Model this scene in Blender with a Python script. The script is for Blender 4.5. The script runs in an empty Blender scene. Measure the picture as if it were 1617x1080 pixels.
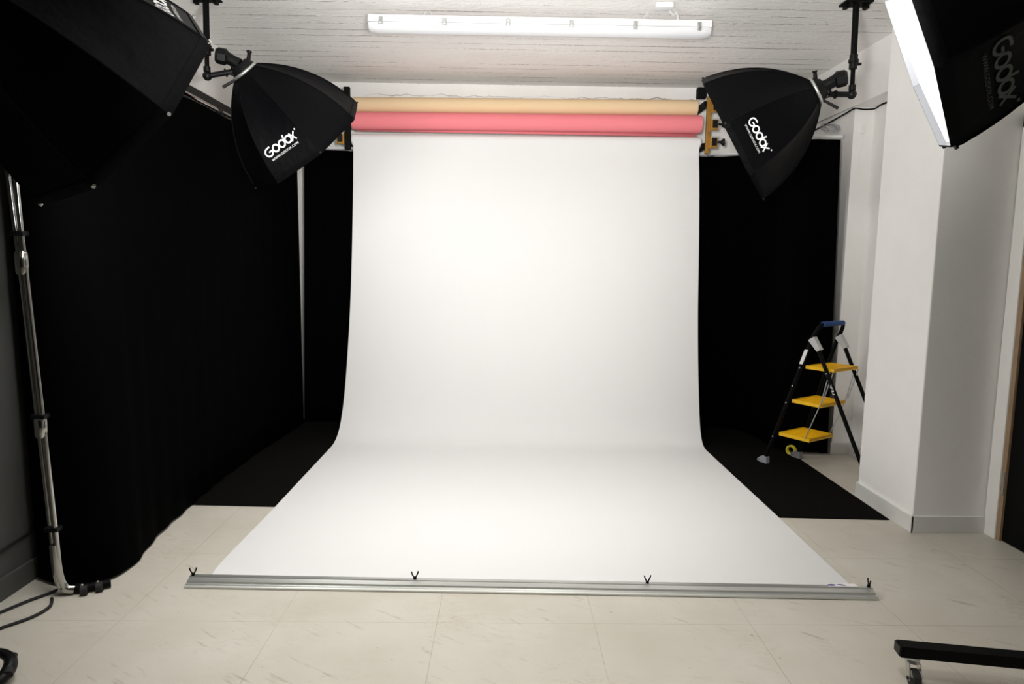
import bpy, bmesh, math, random
from mathutils import Vector, Matrix, Quaternion
random.seed(7)
sc = bpy.context.scene
COL = sc.collection
PI = math.pi

# ------------------------------------------------------------------ materials
def nodes_of(m):
    m.use_nodes = True
    nt = m.node_tree
    return nt, nt.nodes['Principled BSDF']

def mat(name, col, rough=0.6, metal=0.0, bump=0.0, bscale=60.0, var=0.0, vscale=8.0, sheen=0.0, spec=0.5, trans=0.0):
    m = bpy.data.materials.new(name)
    nt, b = nodes_of(m)
    b.inputs['Base Color'].default_value = (*col, 1)
    b.inputs['Roughness'].default_value = rough
    b.inputs['Metallic'].default_value = metal
    b.inputs['Specular IOR Level'].default_value = spec
    if sheen:
        b.inputs['Sheen Weight'].default_value = sheen
        b.inputs['Sheen Roughness'].default_value = 0.6
    if trans:
        b.inputs['Transmission Weight'].default_value = trans
    tc = nt.nodes.new('ShaderNodeTexCoord')
    if bump:
        n = nt.nodes.new('ShaderNodeTexNoise'); n.inputs['Scale'].default_value = bscale
        n.inputs['Detail'].default_value = 4
        nt.links.new(tc.outputs['Object'], n.inputs['Vector'])
        bp = nt.nodes.new('ShaderNodeBump'); bp.inputs['Strength'].default_value = bump
        bp.inputs['Distance'].default_value = 0.01
        nt.links.new(n.outputs['Fac'], bp.inputs['Height'])
        nt.links.new(bp.outputs['Normal'], b.inputs['Normal'])
    if var:
        n2 = nt.nodes.new('ShaderNodeTexNoise'); n2.inputs['Scale'].default_value = vscale
        n2.inputs['Detail'].default_value = 5
        nt.links.new(tc.outputs['Object'], n2.inputs['Vector'])
        mx = nt.nodes.new('ShaderNodeMix'); mx.data_type = 'RGBA'
        mx.inputs['A'].default_value = (*[c * (1 - var) for c in col], 1)
        mx.inputs['B'].default_value = (*[min(1, c * (1 + var)) for c in col], 1)
        nt.links.new(n2.outputs['Fac'], mx.inputs['Factor'])
        nt.links.new(mx.outputs['Result'], b.inputs['Base Color'])
    return m

def mnode(nt, op, a, b=None, c=None):
    n = nt.nodes.new('ShaderNodeMath'); n.operation = op
    for i, v in enumerate((a, b, c)):
        if v is None: continue
        if isinstance(v, (int, float)): n.inputs[i].default_value = v
        else: nt.links.new(v, n.inputs[i])
    return n.outputs[0]

def noise(nt, vec, scale, detail=3, rough=0.5):
    n = nt.nodes.new('ShaderNodeTexNoise'); n.inputs['Scale'].default_value = scale
    n.inputs['Detail'].default_value = detail; n.inputs['Roughness'].default_value = rough
    nt.links.new(vec, n.inputs['Vector'])
    return n.outputs['Fac']

def mapping(nt, vec, scale, loc=(0, 0, 0)):
    n = nt.nodes.new('ShaderNodeMapping'); n.inputs['Scale'].default_value = scale
    n.inputs['Location'].default_value = loc
    nt.links.new(vec, n.inputs['Vector'])
    return n.outputs[0]

def ramp(nt, fac, lo, hi):
    n = nt.nodes.new('ShaderNodeMapRange'); n.inputs['From Min'].default_value = lo
    n.inputs['From Max'].default_value = hi; n.clamp = True
    nt.links.new(fac, n.inputs['Value'])
    return n.outputs['Result']

def mix(nt, fac, a, b):
    n = nt.nodes.new('ShaderNodeMix'); n.data_type = 'RGBA'
    for k, v in (('A', a), ('B', b)):
        if isinstance(v, tuple): n.inputs[k].default_value = (*v, 1)
        else: nt.links.new(v, n.inputs[k])
    nt.links.new(fac, n.inputs['Factor'])
    return n.outputs['Result']

def floor_material():
    m = bpy.data.materials.new('floor_tile'); nt, b = nodes_of(m)
    tc = nt.nodes.new('ShaderNodeTexCoord'); P = tc.outputs['Object']
    sep = nt.nodes.new('ShaderNodeSeparateXYZ'); nt.links.new(P, sep.inputs[0])
    def line(coord, off, w):
        t = mnode(nt, 'DIVIDE', mnode(nt, 'ADD', coord, -off), 0.602)
        f = mnode(nt, 'ABSOLUTE', mnode(nt, 'SUBTRACT', mnode(nt, 'FRACT', mnode(nt, 'ADD', t, 100.5)), 0.5))
        return mnode(nt, 'LESS_THAN', f, w)
    g = mnode(nt, 'MAXIMUM', line(sep.outputs[0], 0.362, 0.0026), line(sep.outputs[1], 2.468, 0.0026))
    n1 = noise(nt, P, 1.6, 6, 0.6); n2 = noise(nt, mapping(nt, P, (3, 9, 1)), 2.2, 8, 0.7)
    base = mix(nt, ramp(nt, n1, 0.3, 0.7), (0.50, 0.46, 0.385), (0.60, 0.572, 0.505))
    vein = mnode(nt, 'LESS_THAN', mnode(nt, 'ABSOLUTE', mnode(nt, 'SUBTRACT', n2, 0.52)), 0.008)
    vein = mnode(nt, 'MULTIPLY', vein, ramp(nt, noise(nt, P, 2.7, 2), 0.5, 0.75))
    base = mix(nt, mnode(nt, 'MULTIPLY', vein, 0.75), base, (0.40, 0.31, 0.22))
    # scuffs: short dark streaks
    mpr = nt.nodes.new('ShaderNodeVectorRotate'); mpr.rotation_type = 'Z_AXIS'; mpr.inputs['Angle'].default_value = 0.6
    nt.links.new(P, mpr.inputs['Vector'])
    s = noise(nt, mapping(nt, mpr.outputs[0], (7, 40, 1)), 1.0, 3, 0.5)
    s2 = noise(nt, P, 3.1, 2)
    scuff = mnode(nt, 'MULTIPLY', ramp(nt, s, 0.60, 0.72), ramp(nt, s2, 0.45, 0.6))
    base = mix(nt, mnode(nt, 'MULTIPLY', scuff, 0.55), base, (0.30, 0.24, 0.17))
    spk = ramp(nt, noise(nt, P, 42, 1), 0.77, 0.80)
    base = mix(nt, mnode(nt, 'MULTIPLY', spk, 0.5), base, (0.22, 0.17, 0.12))
    base = mix(nt, mnode(nt, 'MULTIPLY', g, ramp(nt, noise(nt, P, 1.9, 3), 0.25, 0.75)), base, (0.33, 0.27, 0.20))
    nt.links.new(base, b.inputs['Base Color'])
    b.inputs['Roughness'].default_value = 0.42
    b.inputs['Specular IOR Level'].default_value = 0.3
    bp = nt.nodes.new('ShaderNodeBump'); bp.inputs['Strength'].default_value = 0.15; bp.inputs['Distance'].default_value = 0.004
    nt.links.new(mnode(nt, 'SUBTRACT', n2, g), bp.inputs['Height']); nt.links.new(bp.outputs[0], b.inputs['Normal'])
    return m

def ceiling_material():
    m = bpy.data.materials.new('painted_board_concrete'); nt, b = nodes_of(m)
    tc = nt.nodes.new('ShaderNodeTexCoord'); P = tc.outputs['Object']
    sep = nt.nodes.new('ShaderNodeSeparateXYZ'); nt.links.new(P, sep.inputs[0])
    wob = mnode(nt, 'MULTIPLY', mnode(nt, 'SUBTRACT', noise(nt, mapping(nt, P, (3, 0.5, 1)), 3.0, 4), 0.5), 0.022)
    y = mnode(nt, 'ADD', sep.outputs[1], wob)
    t = mnode(nt, 'ADD', mnode(nt, 'DIVIDE', y, 0.118), 50.0)
    cell = mnode(nt, 'FLOOR', mnode(nt, 'ADD', t, 0.5))
    f = mnode(nt, 'ABSOLUTE', mnode(nt, 'SUBTRACT', mnode(nt, 'FRACT', mnode(nt, 'ADD', t, 0.5)), 0.5))  # 0.5 at line... distance
    d = mnode(nt, 'SUBTRACT', 0.5, f)
    comb = nt.nodes.new('ShaderNodeCombineXYZ')
    nt.links.new(sep.outputs[0], comb.inputs[0]); nt.links.new(mnode(nt, 'MULTIPLY', mnode(nt, 'FLOOR', t), 3.7), comb.inputs[1])
    gapn = noise(nt, comb.outputs[0], 1.1, 2)
    gapf = noise(nt, mapping(nt, comb.outputs[0], (30, 1, 1)), 1.0, 4, 0.75)
    width = mnode(nt, 'MULTIPLY', ramp(nt, mnode(nt, 'ADD', mnode(nt, 'MULTIPLY', gapn, 0.62), mnode(nt, 'MULTIPLY', gapf, 0.5)), 0.53, 0.77), 0.08)
    gap = mnode(nt, 'LESS_THAN', d, width)
    ridge = ramp(nt, d, 0.10, 0.0)
    n1 = noise(nt, mapping(nt, P, (1, 2, 1)), 2.0, 5)
    n2 = noise(nt, P, 55, 3)
    base = mix(nt, ramp(nt, n1, 0.3, 0.7), (0.84, 0.825, 0.795), (0.89, 0.88, 0.855))
    spk = ramp(nt, noise(nt, mapping(nt, P, (1, 1.6, 1)), 19, 2), 0.735, 0.76)
    base = mix(nt, mnode(nt, 'MULTIPLY', spk, 0.55), base, (0.33, 0.28, 0.23))
    base = mix(nt, mnode(nt, 'MULTIPLY', gap, 0.82), base, (0.13, 0.105, 0.09))
    nt.links.new(base, b.inputs['Base Color'])
    b.inputs['Roughness'].default_value = 0.55
    n3 = noise(nt, mapping(nt, P, (1, 2.2, 1)), 16, 5, 0.65)
    hgt = mnode(nt, 'ADD', mnode(nt, 'MULTIPLY', ridge, mnode(nt, 'MULTIPLY', ramp(nt, gapn, .35, .7), 0.35)), mnode(nt, 'ADD', mnode(nt, 'MULTIPLY', n3, 0.9), mnode(nt, 'MULTIPLY', n2, 0.2)))
    bp = nt.nodes.new('ShaderNodeBump'); bp.inputs['Strength'].default_value = 0.5; bp.inputs['Distance'].default_value = 0.012
    nt.links.new(hgt, bp.inputs['Height']); nt.links.new(bp.outputs[0], b.inputs['Normal'])
    return m

def back_wall_material():
    m = bpy.data.materials.new('cracked_white_plaster'); nt, b = nodes_of(m)
    tc = nt.nodes.new('ShaderNodeTexCoord'); P = tc.outputs['Object']
    sep = nt.nodes.new('ShaderNodeSeparateXYZ'); nt.links.new(P, sep.inputs[0])
    cx = nt.nodes.new('ShaderNodeCombineXYZ'); nt.links.new(sep.outputs[0], cx.inputs[0])
    zl = mnode(nt, 'ADD', 2.725, mnode(nt, 'MULTIPLY', mnode(nt, 'SUBTRACT', noise(nt, cx.outputs[0], 4.5, 4, 0.6), 0.5), 0.10))
    dist = mnode(nt, 'ABSOLUTE', mnode(nt, 'SUBTRACT', sep.outputs[2], zl))
    crack = mnode(nt, 'LESS_THAN', dist, mnode(nt, 'MULTIPLY', ramp(nt, noise(nt, cx.outputs[0], 1.3, 3), 0.42, 0.62), 0.0045))
    n1 = noise(nt, P, 4, 4)
    base = mix(nt, ramp(nt, n1, 0.3, 0.7), (0.80, 0.78, 0.745), (0.85, 0.835, 0.805))
    base = mix(nt, mnode(nt, 'MULTIPLY', crack, 0.8), base, (0.16, 0.12, 0.09))
    nt.links.new(base, b.inputs['Base Color']); b.inputs['Roughness'].default_value = 0.7
    bp = nt.nodes.new('ShaderNodeBump'); bp.inputs['Strength'].default_value = 0.3; bp.inputs['Distance'].default_value = 0.01
    nt.links.new(mnode(nt, 'ADD', noise(nt, P, 25, 4), mnode(nt, 'MULTIPLY', crack, -1.0)), bp.inputs['Height']); nt.links.new(bp.outputs[0], b.inputs['Normal'])
    return m

def glow(name, col, strength):
    m = bpy.data.materials.new(name); m.use_nodes = True
    nt = m.node_tree; nt.nodes.clear()
    e = nt.nodes.new('ShaderNodeEmission'); e.inputs[0].default_value = (*col, 1); e.inputs[1].default_value = strength
    o = nt.nodes.new('ShaderNodeOutputMaterial'); nt.links.new(e.outputs[0], o.inputs[0])
    return m

M = dict(
    dim=mat('wall_shade_tone', (0.07, 0.07, 0.066), 0.8, var=.1), floor=floor_material(), ceiling=ceiling_material(), back=back_wall_material(),  # dim: shade on the near left and front walls, put into the colour
    wall=mat('white_wall_paint', (0.89, 0.875, 0.845), 0.6, bump=0.12, bscale=35, var=0.03),
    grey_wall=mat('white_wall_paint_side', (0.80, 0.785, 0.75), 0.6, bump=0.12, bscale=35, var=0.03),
    base=mat('baseboard_tile', (0.72, 0.71, 0.68), 0.35, var=0.06, vscale=5),
    cloth=mat('black_drape_cloth', (0.0008, 0.0008, 0.0009), 0.95, bump=0.2, bscale=200, spec=0.02),
    carpet=mat('black_floor_cloth', (0.0038, 0.0036, 0.0032), 0.95, bump=0.3, bscale=300, var=0.3, vscale=30, spec=0.04),
    nylon=mat('black_softbox_nylon', (0.0020, 0.0020, 0.0026), 0.5, bump=0.5, bscale=14, spec=0.06),
    seam=mat('black_seam_tape', (0.0022, 0.0022, 0.0026), 0.7, spec=.08),
    silver=mat('silver_lining', (0.42, 0.43, 0.46), 0.4, metal=0.5),
    paper=mat('white_seamless_paper', (0.68, 0.672, 0.662), 0.75, bump=0.02, bscale=5, spec=0.2),
    beige=mat('beige_seamless_paper', (0.70, 0.52, 0.32), 0.75, spec=0.2),
    pink=mat('coral_pink_seamless_paper', (0.76, 0.21, 0.235), 0.7, spec=0.2),
    core=mat('cardboard_core', (0.60, 0.50, 0.36), 0.8, var=0.1),
    alu=mat('brushed_aluminium', (0.60, 0.61, 0.58), 0.38, metal=0.85, bump=0.05, bscale=90),
    chrome=mat('chrome_tube', (0.44, 0.435, 0.41), 0.12, metal=1.0),
    steel=mat('zinc_steel', (0.55, 0.56, 0.55), 0.3, metal=1.0, var=0.15, vscale=30),
    black=mat('black_powder_coat', (0.0022, 0.0022, 0.0024), 0.55, bump=0.05, bscale=150, spec=.09),
    rubber=mat('black_rubber', (0.008, 0.008, 0.008), 0.7),
    plastic=mat('black_plastic', (0.0035, 0.0035, 0.004), 0.4, spec=.22),
    white=mat('white_plastic', (0.70, 0.70, 0.70), 0.25),
    lens=mat('milky_lamp_cover', (0.66, 0.665, 0.68), 0.12),
    yellow=mat('yellow_step_plastic', (0.88, 0.50, 0.003), 0.4, bump=0.1, bscale=80),
    gold=mat('yellow_zinc_plate', (0.42, 0.23, 0.05), 0.3, metal=0.7, var=0.3, vscale=40),
    blue=mat('blue_foam_grip', (0.008, 0.055, 0.22), 0.7),
    grey=mat('grey_plastic', (0.30, 0.31, 0.33), 0.4),
    lgrey=mat('light_grey_cast_bracket', (0.56, 0.56, 0.56), 0.4, metal=0.3, bump=0.2, bscale=120),
    print=mat('white_print', (0.86, 0.86, 0.86), 0.5),
    print_dim=mat('white_print_shaded', (0.05, 0.06, 0.05), 0.5), sticker=mat('white_sticker', (0.80, 0.78, 0.77), 0.4, var=0.1, vscale=60),  # print_dim: white logo print with its shade put into the colour
    ink=mat('dark_blue_ink', (0.012, 0.02, 0.20), 0.5),
    wood=mat('raw_door_edge_wood', (0.33, 0.22, 0.13), 0.6, var=0.25, vscale=12),
    door=mat('black_door_paint', (0.003, 0.003, 0.003), 0.7, spec=0.1),
    tape=mat('yellow_ring', (0.72, 0.60, 0.05), 0.45),
    light=glow('diffuser_glow', (1.0, 0.99, 0.972), 2.4), light_b=glow('diffuser_glow_far_left', (1.0, 0.99, 0.972), 6.3),
    light_near=glow('diffuser_glow_near', (1.0, 0.99, 0.972), 1.3), light_left=glow('diffuser_glow_left', (1.0, 0.99, 0.972), 22.0),
)

# ------------------------------------------------------------------ mesh helpers
class MB:
    def __init__(s): s.bm = bmesh.new()
    def box(s, lo, hi, mtx=None, bevel=0.0):
        r = bmesh.ops.create_cube(s.bm, size=1.0)
        vs = r['verts']
        c = [(a + b) / 2 for a, b in zip(lo, hi)]; d = [abs(b - a) for a, b in zip(lo, hi)]
        T = Matrix.Translation(c) @ Matrix.Diagonal((*d, 1))
        bmesh.ops.transform(s.bm, matrix=T, verts=vs)
        if bevel:
            es = list({e for v in vs for e in v.link_edges})
            rb = bmesh.ops.bevel(s.bm, geom=es, offset=bevel, segments=2, affect='EDGES', profile=0.5)
            vs = list({v for v in rb['verts']} | {v for v in vs if v.is_valid})
        if mtx: bmesh.ops.transform(s.bm, matrix=mtx, verts=[v for v in vs if v.is_valid])
        return s
    def tube(s, pts, r, seg=10, radii=None, cap=True):
        P = [Vector(p) for p in pts]; n = len(P)
        tang = []
        for i in range(n):
            a = P[max(0, i - 1)]; b = P[min(n - 1, i + 1)]
            tang.append((b - a).normalized())
        up = Vector((0, 0, 1)) if abs(tang[0].z) < 0.9 else Vector((1, 0, 0))
        x = tang[0].cross(up).normalized()
        rings = []
        for i in range(n):
            if i:
                q = tang[i - 1].rotation_difference(tang[i]); x = (q @ x).normalized()
            y = tang[i].cross(x).normalized()
            rr = radii[i] if radii else r
            rings.append([s.bm.verts.new(P[i] + rr * (math.cos(2 * PI * k / seg) * x + math.sin(2 * PI * k / seg) * y)) for k in range(seg)])
        for i in range(n - 1):
            for k in range(seg):
                s.bm.faces.new((rings[i][k], rings[i][(k + 1) % seg], rings[i + 1][(k + 1) % seg], rings[i + 1][k]))
        if cap:
            s.bm.faces.new(rings[0][::-1]); s.bm.faces.new(rings[-1])
        return s
    def cyl(s, a, b, r, seg=20, r2=None): return s.tube([a, b], r, seg, radii=[r, r if r2 is None else r2])
    def ball(s, c, r, seg=12):
        rr = bmesh.ops.create_uvsphere(s.bm, u_segments=seg, v_segments=max(6, seg // 2), radius=r)
        bmesh.ops.translate(s.bm, verts=rr['verts'], vec=c); return s
    def torus(s, c, ax, R, r, seg=32, rs=8, arc=2 * PI):
        ax = Vector(ax).normalized(); u = ax.orthogonal().normalized(); v = ax.cross(u)
        n = seg if arc >= 2 * PI - 1e-6 else seg + 1
        rings = []
        for i in range(n):
            t = arc * i / seg; d = math.cos(t) * u + math.sin(t) * v
            rings.append([s.bm.verts.new(Vector(c) + d * (R + r * math.cos(2 * PI * k / rs)) + ax * r * math.sin(2 * PI * k / rs)) for k in range(rs)])
        last = n if arc >= 2 * PI - 1e-6 else n - 1
        for i in range(last):
            A, B = rings[i], rings[(i + 1) % n]
            for k in range(rs): s.bm.faces.new((A[k], A[(k + 1) % rs], B[(k + 1) % rs], B[k]))
        return s
    def grid(s, rows, close=False):
        V = [[s.bm.verts.new(p) for p in r] for r in rows]
        for i in range(len(V) - 1):
            m = len(V[i])
            for j in range(m if close else m - 1):
                s.bm.faces.new((V[i][j], V[i][(j + 1) % m], V[i + 1][(j + 1) % m], V[i + 1][j]))
        return V
    def prism(s, poly, vec):
        a = [s.bm.verts.new(p) for p in poly]; b = [s.bm.verts.new(Vector(p) + Vector(vec)) for p in poly]
        n = len(poly)
        s.bm.faces.new(a[::-1]); s.bm.faces.new(b)
        for i in range(n): s.bm.faces.new((a[i], a[(i + 1) % n], b[(i + 1) % n], b[i]))
        return s
    def build(s, name, m, parent=None, smooth=True, loc=None, recalc=True):
        if recalc: bmesh.ops.recalc_face_normals(s.bm, faces=s.bm.faces)
        me = bpy.data.meshes.new(name); s.bm.to_mesh(me); s.bm.free()
        me.materials.append(M[m] if isinstance(m, str) else m)
        if smooth:
            for p in me.polygons: p.use_smooth = True
            try: me.set_sharp_from_angle(angle=math.radians(38))
            except Exception: pass
        o = bpy.data.objects.new(name, me); COL.objects.link(o)
        if loc:                               # keep world coordinates, move the origin
            me.transform(Matrix.Translation(-Vector(loc))); o.location = loc
        if parent:
            o.parent = parent
            off = Vector((0, 0, 0)); q = parent
            while q: off += q.location; q = q.parent
            me.transform(Matrix.Translation(-off))
        return o

def thing(name, label, cat, loc=(0, 0, 0), group=None):
    o = bpy.data.objects.new(name, None); COL.objects.link(o)
    o.location = loc; o.empty_display_size = 0.05
    o['label'] = label; o['category'] = cat
    if group: o['group'] = group
    return o
def tag(o, label, cat, group=None):
    o['label'] = label; o['category'] = cat
    if group: o['group'] = group
    return o
def struct(o): o['kind'] = 'structure'; return o

# ------------------------------------------------------------------ room
XL, XR, YB, YF, ZC = -2.0, 2.56, 5.85, -2.6, 2.82
struct(MB().box((XL - .1, YF - .1, -.1), (XR + .1, YB + .1, 0)).build('floor', 'floor', smooth=False))
struct(MB().box((XL - .1, YF - .1, ZC), (XR + .1, YB + .1, ZC + .1)).build('ceiling', 'ceiling', smooth=False))
struct(MB().box((XL - .1, YB, 0), (XR + .1, YB + .1, ZC)).build('wall_back', 'back', smooth=False))
struct(MB().box((XL - .1, 3.05, 0), (XL, YB, ZC)).build('wall_left', 'grey_wall', smooth=False))
struct(MB().box((XL - .1, YF, 0), (XL, 3.05, ZC)).build('wall_left_front', 'dim', smooth=False))  # continues wall_left; its shade is carried by the dark colour
struct(MB().box((XL - .1, YF - .1, 0), (XR + .1, YF, ZC)).build('wall_front', 'dim', smooth=False))  # unseen end of the room, unlit look put into the colour
DY0, DY1, DZ = 2.38, 3.297, 2.06
rw = MB()
rw.box((XR, DY1 + .02, 0), (XR + .1, YB, ZC)).box((XR, YF, 0), (XR + .1, DY0 - .02, ZC)).box((XR, DY0 - .02, DZ + .02), (XR + .1, DY1 + .02, ZC))
struct(rw.build('wall_right', 'wall', smooth=False))
struct(MB().box((2.14, 3.396, 0), (XR, 3.946, ZC), bevel=.006).build('wall_pillar', 'wall', smooth=False))
struct(MB().box((2.42, 4.86, 0), (XR, YB, 2.47)).build('wall_recess', 'wall', smooth=False))
struct(MB().box((2.405, 3.946, 2.47), (XR, YB, ZC)).build('wall_beam', 'wall', smooth=False))
# baseboards
b = MB().box((2.128, 3.384, 0), (2.142, 3.95, .088), bevel=.002).box((2.13, 3.384, 0), (2.52, 3.398, .088), bevel=.002)
struct(b.build('baseboard_pillar', 'base', smooth=False))
b = MB().box((2.546, 3.946, 0), (2.562, 4.86, .085), bevel=.002).box((2.406, 4.846, 0), (2.56, 4.862, .085), bevel=.002)
struct(b.build('baseboard_right', 'base', smooth=False))
struct(MB().box((XL, YF, 0), (XL + .014, YB, .09), bevel=.002).build('baseboard_left', 'dim', smooth=False))  # shaded through its colour, like the near wall
# door with casing on the right wall, towards the camera
struct(MB().box((2.515, 3.312, 0), (2.575, 3.392, 2.12), bevel=.003).box((2.515, 2.30, 2.05), (2.575, 3.392, 2.12), bevel=.003).box((2.515, 2.29, 0), (2.575, 2.37, 2.12), bevel=.003).build('trim_1', 'wall', smooth=False))
d = struct(MB().box((2.535, DY0, .006), (2.575, DY1 - .012, DZ)).build('door_1', 'door', smooth=False))
MB().box((2.523, DY1 - .012, 0), (2.575, DY1 + .018, DZ + .01)).build('door_stop', 'wood', d, smooth=False)
MB().box((2.519, DY1 - .010, .24), (2.524, DY1 + .004, .36)).build('strike_plate', 'steel', d, smooth=False)

# ------------------------------------------------------------------ camera
R = ((0.9998474033370935, -0.011634089086771006, 0.01303142398943742), (0.011571942783648119, -0.11773469617297938, -0.9929776590927252), (0.013086641291155783, 0.9929769329084022, -0.1175821012379831))
cam = bpy.data.cameras.new('camera'); co = bpy.data.objects.new('camera', cam); COL.objects.link(co)
m3 = Matrix((R[0], [-x for x in R[1]], [-x for x in R[2]])).transposed()
co.matrix_world = Matrix.Translation((0, 0, 1.37542)) @ m3.to_4x4()
cam.sensor_width = 36; cam.lens = 24.0; cam.clip_start = 0.05
sc.camera = co

# ------------------------------------------------------------------ curtains
def catmull(P, n):
    out = []
    P = [Vector(p).to_3d() for p in P]
    for i in range(len(P) - 1):
        p0 = P[max(0, i - 1)]; p1 = P[i]; p2 = P[i + 1]; p3 = P[min(len(P) - 1, i + 2)]
        for k in range(n):
            t = k / n
            out.append(0.5 * ((2 * p1) + (-p0 + p2) * t + (2 * p0 - 5 * p1 + 4 * p2 - p3) * t * t + (-p0 + 3 * p1 - 3 * p2 + p3) * t ** 3))
    out.append(P[-1]); return out
def resample(P, step):
    L = [0]
    for a, b in zip(P, P[1:]): L.append(L[-1] + (b - a).length)
    n = max(2, int(L[-1] / step)); out = []; j = 0
    for i in range(n + 1):
        s = L[-1] * i / n
        while j < len(L) - 2 and L[j + 1] < s: j += 1
        t = (s - L[j]) / max(1e-9, L[j + 1] - L[j]); out.append(P[j].lerp(P[j + 1], t))
    return out
def drape(name, top, bot, ztop, zbot, amp, wave, label, seed=0, ends=0.0):
    rnd = random.Random(seed)
    n = 260
    T = resample(catmull(top, 20), 0.001); B = resample(catmull(bot, 20), 0.001)
    def at(P, f): return P[min(len(P) - 1, int(f * (len(P) - 1)))]
    length = sum((b - a).length for a, b in zip(T, T[1:]))
    ph = [rnd.uniform(0, 6.28) for _ in range(4)]
    rows = []
    for i in range(13):
        v = i / 12; z = ztop + (zbot - ztop) * v
        row = []
        for k in range(n + 1):
            f = k / n
            p = at(T, f).lerp(at(B, f), v)
            a = at(T, min(1, f + .01)).lerp(at(B, min(1, f + .01)), v) - at(T, max(0, f - .01)).lerp(at(B, max(0, f - .01)), v)
            nrm = Vector((-a.y, a.x, 0)).normalized()
            x = f * length
            w = math.sin(2 * PI * x / wave + ph[0] + .6 * math.sin(x * 3 + ph[1])) + .4 * math.sin(2 * PI * x / (wave * 2.3) + ph[2])
            p = p + nrm * w * amp * (0.55 + .45 * v)
            row.append((p.x, p.y, z + (0 if 0 < i < 12 else .004 * math.sin(x * 9))))
        rows.append(row)
    mb = MB(); mb.grid(rows)
    c = [sum(r[0] for r in rows[-1]) / (n + 1), sum(r[1] for r in rows[-1]) / (n + 1), 0]
    o = mb.build(name, 'cloth', loc=c)
    sd = o.modifiers.new('thick', 'SOLIDIFY'); sd.thickness = .003
    return tag(o, label, 'curtain')
ZR = 2.262
drape('black_curtain', [(-1.95, 2.74), (-1.80, 2.72), (-1.745, 2.85), (-1.75, 3.4), (-1.75, 4.4), (-1.735, 5.2), (-1.665, 5.61)],
      [(-1.96, 2.78), (-1.82, 2.735), (-1.72, 2.745), (-1.645, 2.83), (-1.640, 2.95), (-1.685, 3.22), (-1.725, 3.8), (-1.725, 4.6), (-1.655, 5.60)], ZR - .02, .012, .004, .19,
      'long black floor-length curtain along the left wall behind the chrome rack tubes', 3)
drape('black_curtain', [(-1.622, 5.67), (-1.0, 5.67), (0, 5.67), (1.0, 5.67), (1.80, 5.64), (1.97, 5.45), (2.02, 5.0), (2.10, 4.875), (2.325, 4.845)],
      [(-1.668, 5.67), (-1.0, 5.66), (0, 5.64), (1.0, 5.64), (1.80, 5.62), (2.0, 5.40), (2.05, 4.98), (2.13, 4.862), (2.375, 4.832)], ZR - .02, .014, .006, .15,
      'black curtain hanging on the back rail behind the white paper and rounding the right corner', 5)
# rails
r = MB().tube([(-1.75, 2.70, ZR), (-1.75, 4.31, ZR)], .013, 12).tube([(-1.75, 4.33, ZR), (-1.75, 5.76, ZR)], .013, 12)
t = thing('curtain_rail', 'chrome curtain rail carrying the left black curtain near the left wall', 'rail', (-1.75, 2.7, ZR))
r.build('rail_tube', 'chrome', t)
MB().cyl((-1.75, 4.30, ZR), (-1.75, 4.345, ZR), .018).build('joint_sleeve', 'plastic', t)
for y in (3.0, 5.4):
    MB().box((-2.0, y - .012, ZR - .012), (-1.745, y + .012, ZR + .012), bevel=.003).build('wall_bracket', 'plastic', t)
t = thing('curtain_rail', 'pale thin curtain rail along the back wall and right corner above the black curtain', 'rail', (0, 5.66, ZR))
pp = catmull([(-1.64, 5.66), (1.0, 5.67), (1.77, 5.66), (1.97, 5.47), (2.02, 5.0), (2.10, 4.865), (2.335, 4.84)], 10)
MB().tube([(p.x, p.y, ZR) for p in pp], .011, 8).build('rail_tube', 'white', t)
for x in (-1.55, 0.0, 1.7):
    MB().box((x - .01, 5.65, ZR - .008), (x + .01, 5.85, ZR + .012), bevel=.002).build('wall_bracket', 'white', t)
# dark trunking above the left rail
tr = MB().box((-2.002, 2.6, 2.36), (-1.93, 5.84, 2.42), bevel=.004).build('cable_trunking', 'plastic', smooth=False, loc=(-1.97, 4.2, 2.36))
tag(tr, 'long black trunking fixed flat on the left wall above the chrome curtain rail', 'rail')

# ------------------------------------------------------------------ floor cloth and paper
fc = MB(); fc.prism([(-1.80, 3.70, .001), (-1.70, 3.694, .001), (2.116, 3.556, .001), (2.122, 4.64, .001), (2.128, 4.83, .001), (2.05, 5.72, .001), (-1.80, 5.76, .001)], (0, 0, .004))
tag(fc.build('black_floor_mat', 'carpet', smooth=False, loc=(0, 4.5, 0)), 'black floor mat spread under the white paper in front of the back curtain', 'mat')

def roll(p0, p1, r, name, m, parent, core=.02):
    a = Vector(p0); bb = Vector(p1); d = (bb - a).normalized()
    MB().tube([a, bb], r, 40).build(name, m, parent)
    MB().tube([a - d * core, bb + d * core], r * .55, 24).build('core', 'core' if m != 'paper' else 'white', parent)
LX, RX = -1.200, 1.516
LYr, RYr = 5.545, 5.462     # front of the white roll at its two ends
RR = .045
t = thing('paper_backdrop', 'white seamless paper backdrop sweeping from its roll down across the floor', 'backdrop', (.13, 3.0, .008))
roll((LX - .012, LYr + RR, 2.316), (RX + .012, RYr + RR, 2.316), RR, 'paper_roll', 'paper', t, .008)
prof = [(0, .0, 2.318, 0), (.012, .0, 2.24, 0)]
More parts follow.
